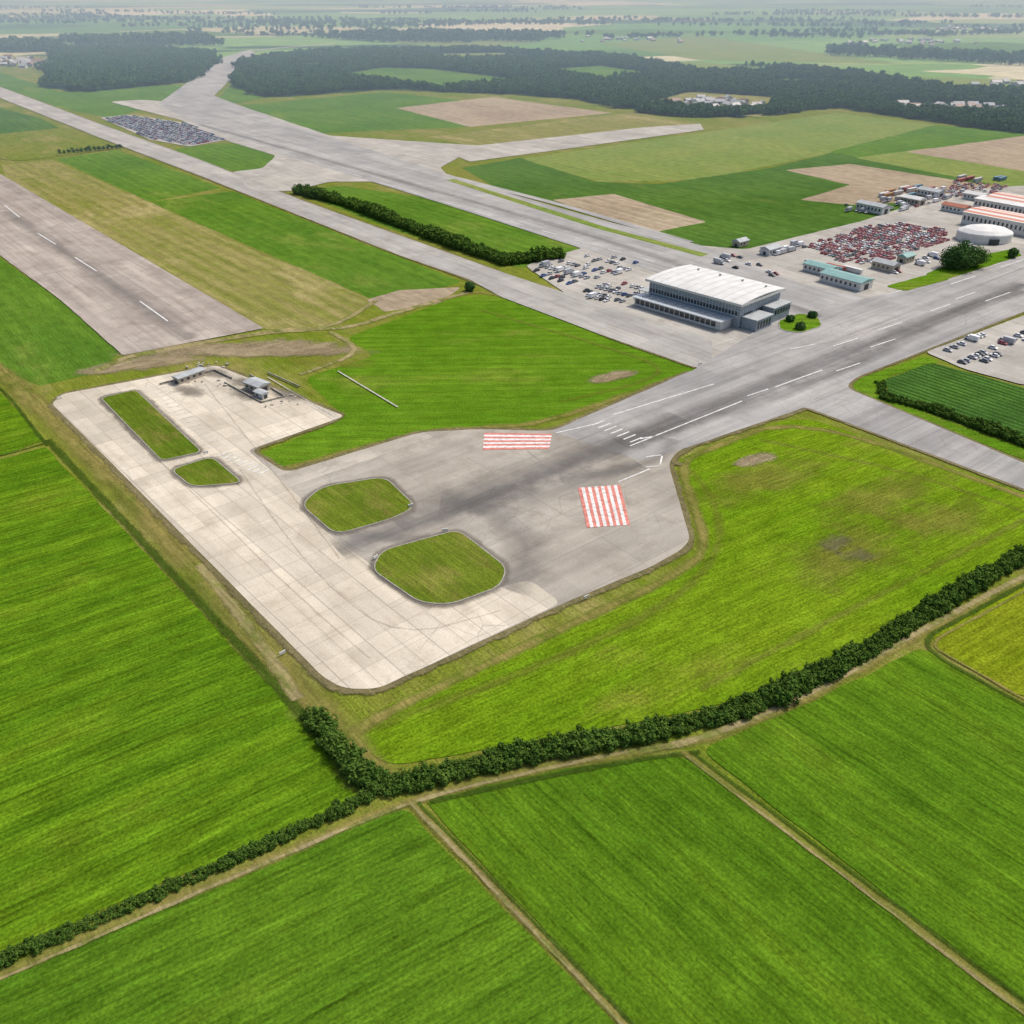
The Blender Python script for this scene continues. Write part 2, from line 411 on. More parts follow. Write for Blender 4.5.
FD([(600,44),(700,36),(800,50),(900,64),(700,60)],gLt,jit=2)
FD([(380,42),(470,38),(540,42),(470,48)],gLt,jit=2); FD([(880,44),(1000,42),(1100,50),(980,56)],gD,jit=2); FD([(60,34),(180,30),(260,34),(120,40)],gD,jit=2)
FD([(500,32),(640,29),(760,32),(620,35)],gD,jit=2); FD([(860,33),(960,31),(1060,36),(940,39)],gLt,jit=2)
# foreground
FD([(-500,560),(-300,430),(-60,400),(0,392),(46,440),(0,456),(-300,520)],gB)
FD([(-500,640),(-300,530),(0,460),(46,447),(372,795),(250,848),(0,952),(-300,1080),(-600,1100)],gB,'crop_field',r=4)
FD([(-400,1140),(0,980),(250,868),(404,808),(616,1024),(740,1180),(0,1300)],gC,'crop_field')
FD([(420,797),(560,769),(682,756),(860,885),(1024,1015),(1250,1200),(760,1200),(630,1024)],gC2,'crop_field')
FD([(700,750),(820,698),(922,648),(1024,704),(1300,850),(1400,1260),(1024,1002)],gC2,'crop_field')
FD([(930,636),(1024,586),(1400,400),(1500,700),(1024,700),(940,652)],gY,'crop_field',r=6)
FD([(676,462),(700,450),(800,415),(1024,493),(1300,590),(1240,480),(1024,556),(940,602),(860,650),(730,704),(560,738),(460,754),(385,768),(350,730),(375,712),(560,625),(690,565),(702,540),(688,500)],gA,r=14)
FD([(850,382),(925,356),(940,362),(890,376),(880,386),(890,400),(1040,455),(1030,462),(860,398)],gE,r=3)
FD([(884,380),(932,363),(1024,388),(1200,430),(1200,500),(1024,447),(890,398)],gRow,'crop_field',r=4,jit=.8)
mow=field('mown_line',(.16,.19,.02),(.2,.205,.04),None,aBr,3,0,rag=(.0,1.0,1.3,.4,.15),grain=.3)
ribbon('mown_track',[(690,470),(715,500),(722,545),(690,590),(600,640),(480,690),(390,720),(345,735)],5,mow)
ribbon('mown_track',[(760,440),(900,470),(1024,512)],4,mow)
ribbon('mown_track',[(700,690),(850,610),(1024,520)],4,mow)
ribbon('mown_track',[(480,310),(600,345),(668,368),(640,384),(560,402)],4,mow)
soil=field('soil_patch',(.26,.2,.12),(.34,.28,.17),None,aBr,3,0,rag=(.05,.6,1.2,.8,.12),grain=.4)
darks=field('burnt_patch',(.15,.135,.07),(.19,.165,.09),None,aBr,3,0,rag=(.05,.9,1.8,.6,.2),grain=.4)
dry=field('dry_patch',(.20,.205,.030),(.24,.225,.05),None,aBr,3,0,rag=(.0,1.0,1.8,.55,.08),grain=.4)
patch('dry_grass_patch',(850,552),38,18,aBr,dry); patch('dry_grass_patch',(760,480),40,14,aBr,dry); patch('dry_grass_patch',(940,520),30,14,aBr,dry); patch('dry_grass_patch',(880,500),40,14,aBr,dry)
patch('burnt_grass_patch',(836,544),9,6,aBr,darks); patch('burnt_grass_patch',(858,556),8,5,.2,darks)
patch('soil_patch',(757,459),11,5,ang((733,466),(785,451)),soil); patch('soil_patch',(750,461),9,4,ang((733,466),(785,451)),soil)
patch('soil_patch',(612,377),16,6,ang((583,384),(640,370)),soil); patch('soil_patch',(618,376),12,5,ang((583,384),(640,370)),soil)
ribbon('grass_verge',[(268,474),(292,470),(425,433),(480,430),(545,426),(692,374)],7,tanv,shift=1.5)
ribbon('grass_verge',[(460,293),(492,293),(560,315),(640,342),(698,366)],6,tanv)
ribbon('grass_verge',[(350,736),(378,716),(560,630),(694,568),(706,540),(692,500),(680,466),(700,452),(800,416),(1024,497)],6,tanv)
patch('bare_ground',(150,362),32,12,.3,soil); patch('bare_ground',(205,350),45,12,.1,soil); patch('bare_ground',(300,348),40,12,-.2,soil); patch('bare_ground',(330,362),28,8,-.2,dry)
patch('bare_ground',(120,368),24,8,.3,soil); patch('bare_ground',(255,352),50,9,0,soil)
ribbon('dirt_track',[(95,372),(140,352),(210,342),(290,328),(345,330),(400,312),(470,292)],6,dirt)
ribbon('dirt_track',[(300,375),(365,352),(330,332)],4,dirt)
ribbon('dirt_track',[(376,301),(330,330),(262,333),(125,358)],5,dirt)
ribbon('grass_verge',[(-60,330),(0,372),(45,410),(130,495),(220,595),(300,690),(385,790)],15,tanv)
ribbon('grass_verge',[(48,440),(130,528),(220,625),(300,712),(372,790)],4,darkv)
ribbon('dirt_track',[(-60,322),(0,366),(45,404),(140,500),(215,580),(296,700)],4.5,tanv)
ribbon('dirt_track',[(200,565),(250,628),(298,700)],4.5,dirt)
ribbon('drainage_ditch',[(-80,338),(0,384),(36,432),(48,446)],2.2,darkv)
ribbon('drainage_ditch',[(-80,470),(0,457),(44,444)],1.8,darkv)
ribbon('dirt_track',[(1300,440),(1024,578),(900,645),(820,694),(700,744),(560,765),(430,796),(380,812),(250,870),(100,930),(0,977),(-300,1110)],[5.5,4.0],tanv)
ribbon('dirt_track',[(1300,440),(1024,576),(900,642),(820,691),(700,741),(640,752)],2.6,dirt)
ribbon('grass_verge',[(690,742),(640,750),(560,766),(430,797),(380,814),(0,980)],[1.6,1.2],dirt)
ribbon('grass_verge',[(700,752),(640,760),(560,774),(430,803)],2,darkv)
ribbon('dirt_track',[(408,800),(510,905),(625,1024),(760,1180)],3.2,tanv); ribbon('dirt_track',[(410,803),(510,907),(622,1024),(755,1180)],1.0,dirt)
ribbon('drainage_ditch',[(418,803),(520,908),(634,1026),(770,1180)],1.5,darkv)
ribbon('dirt_track',[(682,752),(860,886),(1024,1012),(1260,1190)],3.2,tanv); ribbon('dirt_track',[(686,757),(860,889),(1024,1016),(1260,1195)],1.0,dirt)
ribbon('drainage_ditch',[(694,755),(868,884),(1030,1008),(1266,1184)],1.5,darkv)
ribbon('drainage_ditch',[(1200,480),(1024,585),(930,636),(926,646),(945,662),(1024,706),(1300,855)],2.0,darkv,r=4)
ribbon('dirt_track',[(1200,486),(1024,592),(936,640),(934,648),(1024,700),(1300,848)],1.6,tanv,r=4)
ribbon('grass_verge',[(-60,140),(0,163),(60,157),(130,147)],3,darkv)
# ------------------------------------------------------------------ pavements
AP=[(52,405),(62,395),(216,366),(345,417),(250,451),(286,474),(420,433),(480,430),(552,432),(690,372),(806,408),(680,450),(668,464),(690,540),(682,550),(655,566),(560,606),(378,690),(345,690),(325,680),(100,452)]
CO=[(52,405),(62,395),(216,366),(345,417),(248,451),(302,500),(304,512),(330,536),(346,548),(372,566),(376,578),(418,606),(452,606),(500,588),(530,581),(561,604),(378,690),(345,690),(325,680),(100,452)]
ribbon('worn_verge',AP,5.5,rimv,closed=True,r=5,jit=1)
RW=[(660,420),(600,411),(690,373),(760,330),(850,302),(940,283),(1024,257),(1400,140),(1400,200),(1024,312),(940,345),(856,378),(845,388),(1024,464),(1400,600),(1400,640),(1024,490),(806,408),(790,410),(700,442)]
ribbon('worn_verge',[(1400,200),(1024,312),(940,345),(856,378),(845,388),(1024,464),(1300,560)],4,rimv,r=6)
ribbon('worn_verge',[(1300,600),(1024,490),(806,408),(790,410),(700,442),(666,462)],4,rimv,r=6)
ribbon('worn_verge',[(0,87),(110,128),(200,160),(300,200),(400,236),(500,272)],4,rimv)
ribbon('worn_verge',[(0,98),(100,138),(200,176),(300,216),(400,256),(470,280),(600,335),(695,368)],4,rimv)
TA=[(525,266),(590,246),(700,246),(745,250),(860,222),(960,190),(1024,186),(1400,150),(1400,215),(1024,262),(850,305),(850,352),(700,366),(600,318)]
poly('terminal_apron',TA,lot,r=5,jit=.3)
poly('taxiway',[(-120,48),(0,87),(110,128),(200,160),(300,200),(400,236),(500,272),(600,305),(712,340),(712,372),(695,368),(600,335),(500,297),(470,280),(400,256),(300,216),(200,176),(100,138),(0,98),(-120,57)],twy,r=4,jit=.2)
poly('taxiway',[(170,102),(240,106),(330,136),(480,146),(440,168),(455,182),(330,182),(290,192),(250,190),(232,172),(262,169),(276,156),(230,142),(180,120),(140,110),(110,102),(140,100)],lot,r=8,jit=.3)
poly('road',[(440,150),(640,128),(700,124),(704,130),(560,150),(470,162)],lot,r=2,jit=.2)
poly('main_runway',[(158,104),(222,58),(250,50),(256,54),(214,96),(300,128),(420,166),(520,197),(600,220),(705,247),(800,284),(860,296),(860,345),(760,330),(700,288),(588,251),(440,203),(300,160),(200,126)],mwy,r=6,jit=.2)
ribbon('taxiway',[(455,178),(560,205),(690,243)],7,mwy,sm=False)
ribbon('grass_strip',[(450,180),(600,228),(705,256)],8,gLt,sm=False)
ribbon('road',[(240,52),(290,47),(336,44)],16,lot)
poly('old_runway',[(-120,118),(0,174),(70,215),(264,329),(123,356),(60,300),(0,256),(-120,180)],oldr,r=2,jit=.3)
poly('runway',RW,rwy,r=5,jit=.15)
poly('apron',AP,asph,r=5,jit=.12)
poly('runway',[(552,432),(690,372),(720,366),(850,380),(806,408),(700,444),(676,452),(640,462)],rwy,r=1,jit=.4)
oc=poly('concrete_apron',CO,conc,r=3,jit=.1)
zA=nz()
poly('car_park',[(925,353),(1024,316),(1300,225),(1300,330),(1024,386),(965,370)],lot,r=3,jit=.2)
poly('car_park',[(100,118),(128,115),(192,124),(228,140),(190,147),(150,140)],lot,r=3,jit=.2)
ribbon('service_road',[(1010,190),(940,205),(870,232),(760,256),(720,262)],9,twy)
# rubber bands
ribbon('tyre_marks',[(338,552),(400,530),(470,508),(560,470),(640,438),(740,398),(850,352),(1024,285)],[18,15],tyre,sm=True)
ribbon('tyre_marks',[(390,520),(470,492),(560,462),(680,418)],26,tyre2)
ribbon('tyre_marks',[(440,505),(500,505),(560,490),(640,465)],22,tyre2)
ribbon('tyre_marks',[(470,500),(520,530),(530,565),(505,590)],20,tyre2)
ribbon('tyre_marks',[(330,528),(380,540),(430,540)],9,tyre2)
ribbon('tyre_marks',[(560,480),(600,475),(660,462),(672,440)],10,tyre2)
ribbon('tyre_marks',[(620,445),(820,385),(940,318),(1024,292)],12,tyre2)
ribbon('tyre_marks',[(200,125),(430,190),(640,250),(820,318)],14,tyre2)
ribbon('tyre_marks',[(5,212),(80,262),(190,340)],14,tyre2)
for tr,w in (([(120,425),(200,500),(290,590),(370,660)],.8),([(240,470),(280,530),(330,590),(400,640),(500,612)],.7),([(205,385),(240,430),(280,480),(340,560)],.8),([(700,300),(740,340),(820,350),(900,320)],1.0)):
    ribbon('wheel_tracks',tr,w,trk)
zI=ZC[0]+.012
def island(pts,r):
    ribbon('worn_edge',pts,5.0,ringm,closed=True,r=r,jit=.8,z=zI-.008)
    poly('grass_island',pts,gIs,r=r,jit=.1,z=zI+.10)
    ribbon('kerb',pts,.35,kerbm,closed=True,r=r,jit=0,z=zI,h=.13,step=2)
island([(101,399),(136,391),(202,453),(162,462)],3)
island([(171,471),(212,458),(243,484),(192,488)],4)
island([(301,506),(322,488),(385,478),(416,508),(392,520),(336,536)],5)
island([(372,571),(382,552),(458,531),(507,569),(500,588),(450,606),(420,604)],4)
zM=zI
ZC[0]=zM+.004
def line(a,b,w,mt=white,name='runway_marking'): return ribbon(name,[a,b],w,mt,jit=.03,sm=False,z=zM)
for a,b in [((556,434),(600,424)),((612,416),(714,385)),((630,447),(742,402)),((640,440),(655,437)),((747,397),(768,390)),((775,388),(822,371)),((833,347),(858,339)),((878,331),(902,323)),((985,302),(1010,293)),((930,312),(950,305)),
            ((836,372),(860,364)),((618,483),(650,470))]: line(a,b,.6)
line((646,458),(661,456),.6); line((662,457),(660,466),.6); line((659,467),(646,468),.6)
def zebra(name,a,b,n,length,w,mt=white,dirv=None):
    A,B=G(*a),G(*b); d=(B-A).normalized(); pn=Vector((-d.y,d.x,0)) if dirv is None else dirv
    vs=[];fs=[]
    side=Vector((-pn.y,pn.x,0))
    for k in range(n):
        c=A.lerp(B,k/max(1,n-1)); i=len(vs)
        for sx,sy in ((-1,-1),(1,-1),(1,1),(-1,1)):
            q=c+pn*sx*length/2+side*sy*w/2; vs.append((q.x,q.y,zM+.002))
        fs.append((i,i+1,i+2,i+3) )
    me=bpy.data.meshes.new(name); me.from_pydata(vs,[],fs); link(name,me,[mt])
rd=Vector((math.cos(aRw),math.sin(aRw),0))
zebra('threshold_marking',(598,424),(636,441),7,6.5,.7,white,rd)
zebra('pedestrian_crossing',(224,455),(264,473),9,5,.6)
zebra('parking_bay_marking',(158,390),(216,447),16,5,.3)
for a,b in [((5,206),(20,218)),((38,234),(56,245)),((75,258),(97,272)),((140,302),(168,322))]: line(a,b,.8)
for k in range(16):
    t0=k/16; a=(250+520*t0,143+150*t0+4*math.sin(t0*3)); b=(a[0]+14,a[1]+4); line(a,b,.8)
for a,b in [((870,348),(895,340)),((885,296),(935,281)),((955,300),(975,293)),((950,285),(975,277)),((1000,268),(1040,255)),((790,350),(815,345))]: line(a,b,.6)
line((338,372),(398,408),.7,pstrip,'concrete_strip')
line((268,378),(335,418),.5,pstrip,'concrete_strip')
def stripes(pa,pb,pc,pd,n):
    A,B,C,D=(G(*q) for q in (pa,pb,pc,pd))
    for col,idx in ((red,0),(white,1)):
        vs=[];fs=[]
        for k in range(n):
            if k%2!=idx: continue
            i=len(vs)
            for t,e in ((k/n,0),((k+1)/n,0),((k+1)/n,1),(k/n,1)):
                q=A.lerp(B,t) if e==0 else D.lerp(C,t)
                vs.append((q.x,q.y,zM+.006))
            fs.append((i,i+1,i+2,i+3))
        me=bpy.data.meshes.new('hazard_marking'); me.from_pydata(vs,[],fs); me.materials.append(col)
        yield me
def hazard(*a):
    e=bpy.data.objects.new('hazard_marking',None); sc.collection.objects.link(e)
    for nme,me in zip(('red_stripes','white_stripes'),stripes(*a)):
        o=bpy.data.objects.new(nme,me); sc.collection.objects.link(o); o.parent=e
hazard((484,434),(483,451),(549,450),(552,435),9)
hazard((578,489),(620,486),(630,526),(587,529),13)
# ------------------------------------------------------------------ vegetation
def along(pts,spacing,width,zs=0,closed=False,sm=True):
    p=W(pts); p=smooth(p) if sm and len(p)>2 else p
    q2=[]
    for a,b in zip(p[:-1],p[1:]):
        k=max(1,int(round((b-a).length/spacing)))
        q2+=[a.lerp(b,j/k) for j in range(k)]
    p=q2; nn=offs(p,False); out=[]
    for q,n in zip(p,nn):
        k=max(1,int(width/1.4))
        for i in range(k):
            o=((i+.5)/k-.5)*width
            out.append(q+n*(o+random.uniform(-.5,.5))+Vector((random.uniform(-.4,.4),random.uniform(-.4,.4),0)))
    return np.array([tuple(q) for q in out])
def hedge(pts,width,h,spacing=1.2,name='hedge',var=.2):
    a=along(pts,spacing,width); n=len(a)
    s=h/3*rng.uniform(1-var,1+var,n)*(1+.15*np.sin(a[:,0]*.11)+.1*np.sin(a[:,0]*.37+2))
    return scatter(name,a,s,bushes,tilt=.1)
hedge([(1300,405),(1120,500),(1024,556),(940,605),(870,650),(800,688),(730,716),(640,737),(560,750),(470,768),(405,788),(372,786),(350,765),(330,740),(312,716)],4.6,2.6,1.15,var=.3)
hedge([(372,796),(300,830),(200,876),(100,920),(0,962),(-200,1050)],2.9,1.35,.6)
hedge([(300,193),(350,205),(400,225),(450,244),(510,265)],7,5.5,1.8); hedge([(505,264),(562,257)],6,5,1.8)
hedge([(883,398),(930,410),(1024,445),(1200,505)],4,2.8,1.2)
hedge([(880,384),(884,398)],2.8,2.4)
def forest(polys,spacing,scale,name='forest',holes=()):
    allp=[]
    for pts in polys:
        p=subdiv(W(pts),True,30,8); x=[q.x for q in p]; y=[q.y for q in p]
        gx=np.arange(min(x),max(x),spacing); gy=np.arange(min(y),max(y),spacing)
        X,Y=np.meshgrid(gx,gy); a=np.stack([X.ravel(),Y.ravel()],1)+rng.uniform(-.45,.45,(X.size,2))*spacing
        a=a[inpoly(a,p)]; allp.append(a)
    a=np.concatenate(allp)
    for hl in holes: a=a[~inpoly(a,W(hl))]
    a=np.concatenate([a,np.zeros((len(a),1))],1)
    return scatter(name,a,scale*rng.uniform(.65,1.3,len(a)),woods)
F1=[(48,88),(46,66),(62,50),(150,48),(205,54),(218,64),(190,82),(150,86),(90,92)]
F2=[(232,82),(250,60),(330,52),(480,50),(640,60),(800,70),(1024,92),(1300,110),(1300,150),(1024,134),(930,122),(836,108),(740,118),(640,110),(560,98),(500,94),(384,90),(300,96),(262,98)]
F3=[(-200,42),(50,44),(60,52),(-200,54)]
HOLES=[[(330,77),(380,68),(430,69),(540,82),(440,90)],[(640,105),(690,92),(780,98),(760,118)],[(860,76),(1024,80),(1200,84),(1200,96),(960,92)],[(880,103),(1000,106),(1010,116),(900,112)],[(540,70),(600,66),(660,74),(600,82)],[(630,60),(720,64),(820,74),(700,73)],[(400,55),(500,53),(560,58),(460,61)],[(740,78),(830,80),(880,86),(790,86)],[(280,66),(330,62),(360,65),(300,70)]]
for f in (F1,F2): poly('forest_floor',f,ff,jit=3)
for hh,mt in zip(HOLES,(gD,gO,gLt,gO,gD,gLt,gLt,gD,gD)): poly('clearing',hh,mt,jit=2)
forest([F1,F2],7,1.0,holes=HOLES)
poly('forest_floor',F3,ff,jit=3)
FF=[[(60,41),(200,39),(220,46),(80,47)],[(300,38),(420,35),(560,38),(540,42),(400,43)],[(820,50),(1024,60),(1200,68),(1200,74),(1024,66),(850,56)]]
forest([F3]+FF,16,1.7,'distant_woodland')
pp=[]
for k in range(60):
    c=G(rng.uniform(-100,1120),rng.uniform(6,38)); L=rng.uniform(80,600); n=int(L/7); t=rng.uniform(-.3,.5)
    u=rng.uniform(-1,1,n)*L; v=rng.normal(0,8,n)
    pp.append(np.stack([c.x+u*math.cos(t)-v*math.sin(t),c.y+u*math.sin(t)+v*math.cos(t),0*u],1))
pp=np.concatenate(pp); scatter('distant_tree_line',pp,rng.uniform(1.0,1.6,len(pp)),woods)
a=along([(60,154),(125,148)],4,3); scatter('tree_row',a,rng.uniform(.3,.5,len(a)),woods)
a=along([(640,112),(700,118),(760,113),(800,112)],7,14); scatter('tree_row',a,rng.uniform(.7,1.1,len(a)),woods)
def tree(px,h,cr,seed,name='broadleaf_tree'):
    me=tree_mesh(name,h,cr,60,50,.55,np.random.default_rng(seed),leafB,bark,low=.03)
    o=link(name,me); o.location=G(*px); o.location.z=.05
for px,h,cr,s in [((950,269),13,8,50),((963,270),15,9,51),((975,267),12,7.5,52),((961,264),14,8,59),((470,291),5,3,53),((800,330),4,2.6,54),((790,322),3.5,2.2,55),((1012,258),6,3,56),((812,318),3.5,2.4,57),((700,285),4,2,58)]:
    tree(px,h,cr,s)
poly('grass_island',[(778,322),(800,314),(818,318),(822,327),(800,334),(780,331)],gE,r=4,z=zI+.1)
poly('grass_island',[(925,275),(955,262),(1010,250),(1022,256),(985,268),(935,284)],gE,r=3,z=zI+.02)
poly('grass_island',[(885,287),(925,276),(950,280),(905,292)],gE,r=3,z=zI+.03)
ribbon('kerb',[(778,322),(800,314),(818,318),(822,327),(800,334),(780,331)],.5,kerbm,closed=True,r=4,jit=0,z=zI,h=.13)
# ------------------------------------------------------------------ vehicles
glass=plain('dark_glass',(.03,.04,.05),.15,.6,var=.1); rubber=plain('tyre_rubber',(.02,.02,.02),.8)
paints=[plain('car_paint_'+n,c,.35,.5,var=.03) for n,c in dict(white=(.75,.75,.75),silver=(.42,.43,.45),black=(.03,.03,.035),grey=(.14,.15,.16),red=(.34,.06,.07),blue=(.05,.1,.3)).items()]
def loft(vs,fs,mi,secs,mat):
    k=len(vs); m=len(secs[0])
    for s in secs: vs.extend(s)
    for i in range(len(secs)-1):
        for j in range(m):
            a=k+i*m+j; b=k+i*m+(j+1)%m; fs.append((a,b,b+m,a+m)); mi.append(mat)
    fs.append(tuple(reversed(range(k,k+m)))); mi.append(mat); e=k+(len(secs)-1)*m; fs.append(tuple(range(e,e+m))); mi.append(mat)
def wheels(vs,fs,mi,xs,w,r,mat=2):
    for x in xs:
        for s in (-1,1):
            ring=lambda y:[(x+r*math.cos(t*math.pi/5),y,r+r*math.sin(t*math.pi/5)) for t in range(10)]
            loft(vs,fs,mi,[ring(s*w-.11),ring(s*w+.11)],mat)
def mk(name,vs,fs,mi,mats):
    me=bpy.data.meshes.new(name); me.from_pydata(vs,[],fs)
    for m in mats: me.materials.append(m)
    me.polygons.foreach_set('material_index',np.array(mi,dtype=np.int32)); me.update(); return me
def car_mesh(paint):
    vs=[];fs=[];mi=[]
    sec=lambda x,w,zt:[(x,-w,.28),(x,w,.28),(x,w+.03,.6),(x,w-.06,zt),(x,-w+.06,zt),(x,-w-.03,.6)]
    loft(vs,fs,mi,[sec(-2.15,.75,.72),sec(-2.0,.86,.9),sec(-1.3,.9,.95),sec(.7,.9,.95),sec(1.7,.86,.82),sec(2.15,.7,.62)],0)
    k=len(vs)
    bot=[(-1.7,-.8,.94),(1.05,-.8,.94),(1.05,.8,.94),(-1.7,.8,.94)]; top=[(-1.25,-.62,1.4),(.3,-.62,1.44),(.3,.62,1.44),(-1.25,.62,1.4)]
    vs.extend(bot+top)
    for j in range(4): fs.append((k+j,k+(j+1)%4,k+4+(j+1)%4,k+4+j)); mi.append(1)
    fs.append((k+4,k+5,k+6,k+7)); mi.append(0)
    loft(vs,fs,mi,[[(-1.2,-.6,1.42),(-1.2,.6,1.42),(-1.2,.55,1.48),(-1.2,-.55,1.48)],[(.25,-.6,1.45),(.25,.6,1.45),(.25,.55,1.5),(.25,-.55,1.5)]],0)
    wheels(vs,fs,mi,(-1.35,1.35),.82,.32)
    return mk('car',vs,fs,mi,(paint,glass,rubber))
bx=lambda x,w,a,b:[(x,-w,a),(x,w,a),(x,w,b),(x,-w,b)]
def van_mesh(paint,L=6.5,h=2.7):
    vs=[];fs=[];mi=[]
    loft(vs,fs,mi,[bx(-L/2,1.1,.6,h),bx(L/2-2.1,1.1,.6,h)],0)
    loft(vs,fs,mi,[bx(L/2-2.0,1.0,.4,2.1),bx(L/2-1.1,1.0,.4,2.05),bx(L/2-.3,.95,.4,1.2),bx(L/2,.9,.4,1.0)],0)
    loft(vs,fs,mi,[bx(L/2-1.5,1.02,1.3,1.95),bx(L/2-.9,1.02,1.3,1.9)],1)
    k=len(vs); vs.extend([(L/2-1.05,-.85,2.06),(L/2-1.05,.85,2.06),(L/2-.33,.85,1.28),(L/2-.33,-.85,1.28)]); fs.append((k+3,k+2,k+1,k)); mi.append(1)
    wheels(vs,fs,mi,(-L/2+1.1,L/2-1.0),.95,.42)
    return mk('van',vs,fs,mi,(paint,glass,rubber))
def container_mesh(paint):
    vs=[];fs=[];mi=[]
    loft(vs,fs,mi,[bx(-6,1.2,.1,2.6),bx(6,1.2,.1,2.6)],0)
    for x in np.arange(-5.8,5.9,.8):
        for s in (-1,1):
            k=len(vs); y0,y1=s*1.2,s*1.26
            vs.extend([(x,y1,.2),(x+.35,y1,.2),(x+.35,y1,2.5),(x,y1,2.5),(x,y0,.2),(x+.35,y0,.2),(x+.35,y0,2.5),(x,y0,2.5)])
            for f in ((0,1,2,3),(0,3,7,4),(1,5,6,2),(3,2,6,7)): fs.append(tuple(k+i for i in f)); mi.append(0)
    for y in (-.9,-.3,.3,.9):
        k=len(vs); vs.extend([(6.03,y-.03,.2),(6.03,y+.03,.2),(6.03,y+.03,2.5),(6.03,y-.03,2.5)]); fs.append((k,k+1,k+2,k+3)); mi.append(1)
    return mk('container',vs,fs,mi,(paint,glass))
cars=[car_mesh(p) for p in paints]; vans=[van_mesh(paints[0]),van_mesh(paints[1],7.5,3.0)]
def lotgrid(pts,a,row=14,bay=2.8,fill=.8,pair=True,off2=5.2):
    p=W(pts); u=Vector((math.cos(a),math.sin(a),0)); v=Vector((-u.y,u.x,0)); c=sum(p,Vector())/len(p)
    R=max((q-c).length for q in p); out=[]
    k=-int(R/row)-1
    for i in range(k,-k+1):
        for off in ((0,off2) if pair else (0,)):
            y=i*row+off; s=-R
            while s<R:
                q=c+u*s+v*y; s+=bay
                if random.random()<fill: out.append((q.x+random.uniform(-.15,.15),q.y+random.uniform(-.2,.2),a+math.pi/2+(math.pi if random.random()<.5 else 0)+random.uniform(-.03,.03)))
    o=np.array(out); return o[inpoly(o[:,:2],p)]
def put(arr,z,wts=(6,5,2,3,1,1.5),van=.04):
    for x,y,t in arr:
        if random.random()<van: me=random.choice(vans); nm='parked_van'
        else: me=random.choices(cars,wts)[0]; nm='parked_car'
        o=bpy.data.objects.new(nm,me); sc.collection.objects.link(o); o.location=(x,y,z); o.rotation_euler=(0,0,t)
zc=zA+.02
put(lotgrid([(530,268),(590,255),(640,262),(625,278),(560,290)],aFar+.1,15,3.4,.5),zc)
put(lotgrid([(575,292),(625,280),(645,290),(640,302),(600,306)],aFar+.1,15,3.2,.6),zc)
put(lotgrid([(932,352),(1000,330),(1100,310),(1100,360),(1000,368),(960,364)],aRw,17,3.2,.4),zc)
put(lotgrid([(755,252),(800,243),(812,248),(770,258)],aFar,14,4,.5),zc,van=.5)
put(lotgrid([(840,206),(950,188),(985,192),(900,212),(850,216)],aFar,16,4,.45),zc,van=.3)
put(lotgrid([(870,270),(960,248),(990,250),(900,280)],aRw,18,4,.25),zc,van=.4)
put(lotgrid([(700,258),(745,256),(800,272),(780,285)],aRw,18,4,.18),zc,van=.4)
carcol=hidden('car_variants'); redcol=hidden('red_car_variants'); concol=hidden('container_variants')
for m in cars+cars[:2]:
    carcol.objects.link(bpy.data.objects.new('car',m))
pink=plain('car_paint_rose',(.42,.17,.17),.4,.4,var=.1); pk=car_mesh(pink)
for m in (cars[4],pk,cars[4],cars[0],pk,cars[3],pk,cars[1]): redcol.objects.link(bpy.data.objects.new('car',m))
for c_ in ((.45,.44,.42),(.3,.08,.06),(.1,.2,.26),(.6,.6,.58),(.35,.2,.1)): concol.objects.link(bpy.data.objects.new('container',container_mesh(plain('container_paint',c_,.6,.3))))
def mass(name,pts,a,row,bay,fill,col,off2=5.2):
    g=lotgrid(pts,a,row,bay,fill,off2=off2); np.random.default_rng(3).shuffle(g)
    scatter(name,np.stack([g[:,0],g[:,1],0*g[:,0]+zc],1),np.ones((len(g),3)),col,rotz=g[:,2])
mass('parked_car_rows',[(806,246),(864,228),(905,224),(945,231),(948,243),(903,255),(878,266),(838,262)],aMn,12,2.8,.88,redcol)
mass('parked_car_rows',[(104,119),(128,116),(190,125),(224,140),(190,146),(150,139)],aFar,12,2.7,.95,carcol)
mass('parked_car_rows',[(955,182),(1010,186),(990,196),(940,200)],aMn,14,3,.6,redcol)
mass('shipping_containers',[(800,262),(835,266),(880,272),(875,280),(800,268)],aRw,22,3.4,.3,concol,13)
mass('shipping_containers',[(870,196),(960,178),(1010,180),(960,186),(900,200)],aMn,34,3.6,.35,concol,14)
# ------------------------------------------------------------------ buildings
def boxes(name,bl,mt,parent):
    vs=[];fs=[]
    for x0,y0,z0,x1,y1,z1 in bl:
        k=len(vs); vs+=[(x0,y0,z0),(x1,y0,z0),(x1,y1,z0),(x0,y1,z0),(x0,y0,z1),(x1,y0,z1),(x1,y1,z1),(x0,y1,z1)]
        fs+=[tuple(k+i for i in f) for f in ((3,2,1,0),(4,5,6,7),(0,1,5,4),(1,2,6,5),(2,3,7,6),(3,0,4,7))]
    me=bpy.data.meshes.new(name); me.from_pydata(vs,[],fs); return link(name,me,[mt],parent)
def empty(name,loc,a):
    e=bpy.data.objects.new(name,None); sc.collection.objects.link(e); e.location=loc; e.rotation_euler=(0,0,a); return e
wallB=plain('steel_cladding',(.26,.30,.34),.5,.4,var=.1); ribm=plain('cladding_ribs',(.46,.49,.51),.5,.4); roofW=plain('white_roof',(.62,.61,.575),.6,.3,var=.12,scale=.15)
roofG=plain('grey_roof',(.38,.40,.40),.7,.3,var=.15,scale=.3); wallW=plain('white_wall',(.6,.59,.56),.7,.2); darkm=plain('dark_frame',(.05,.055,.06),.6,.3)
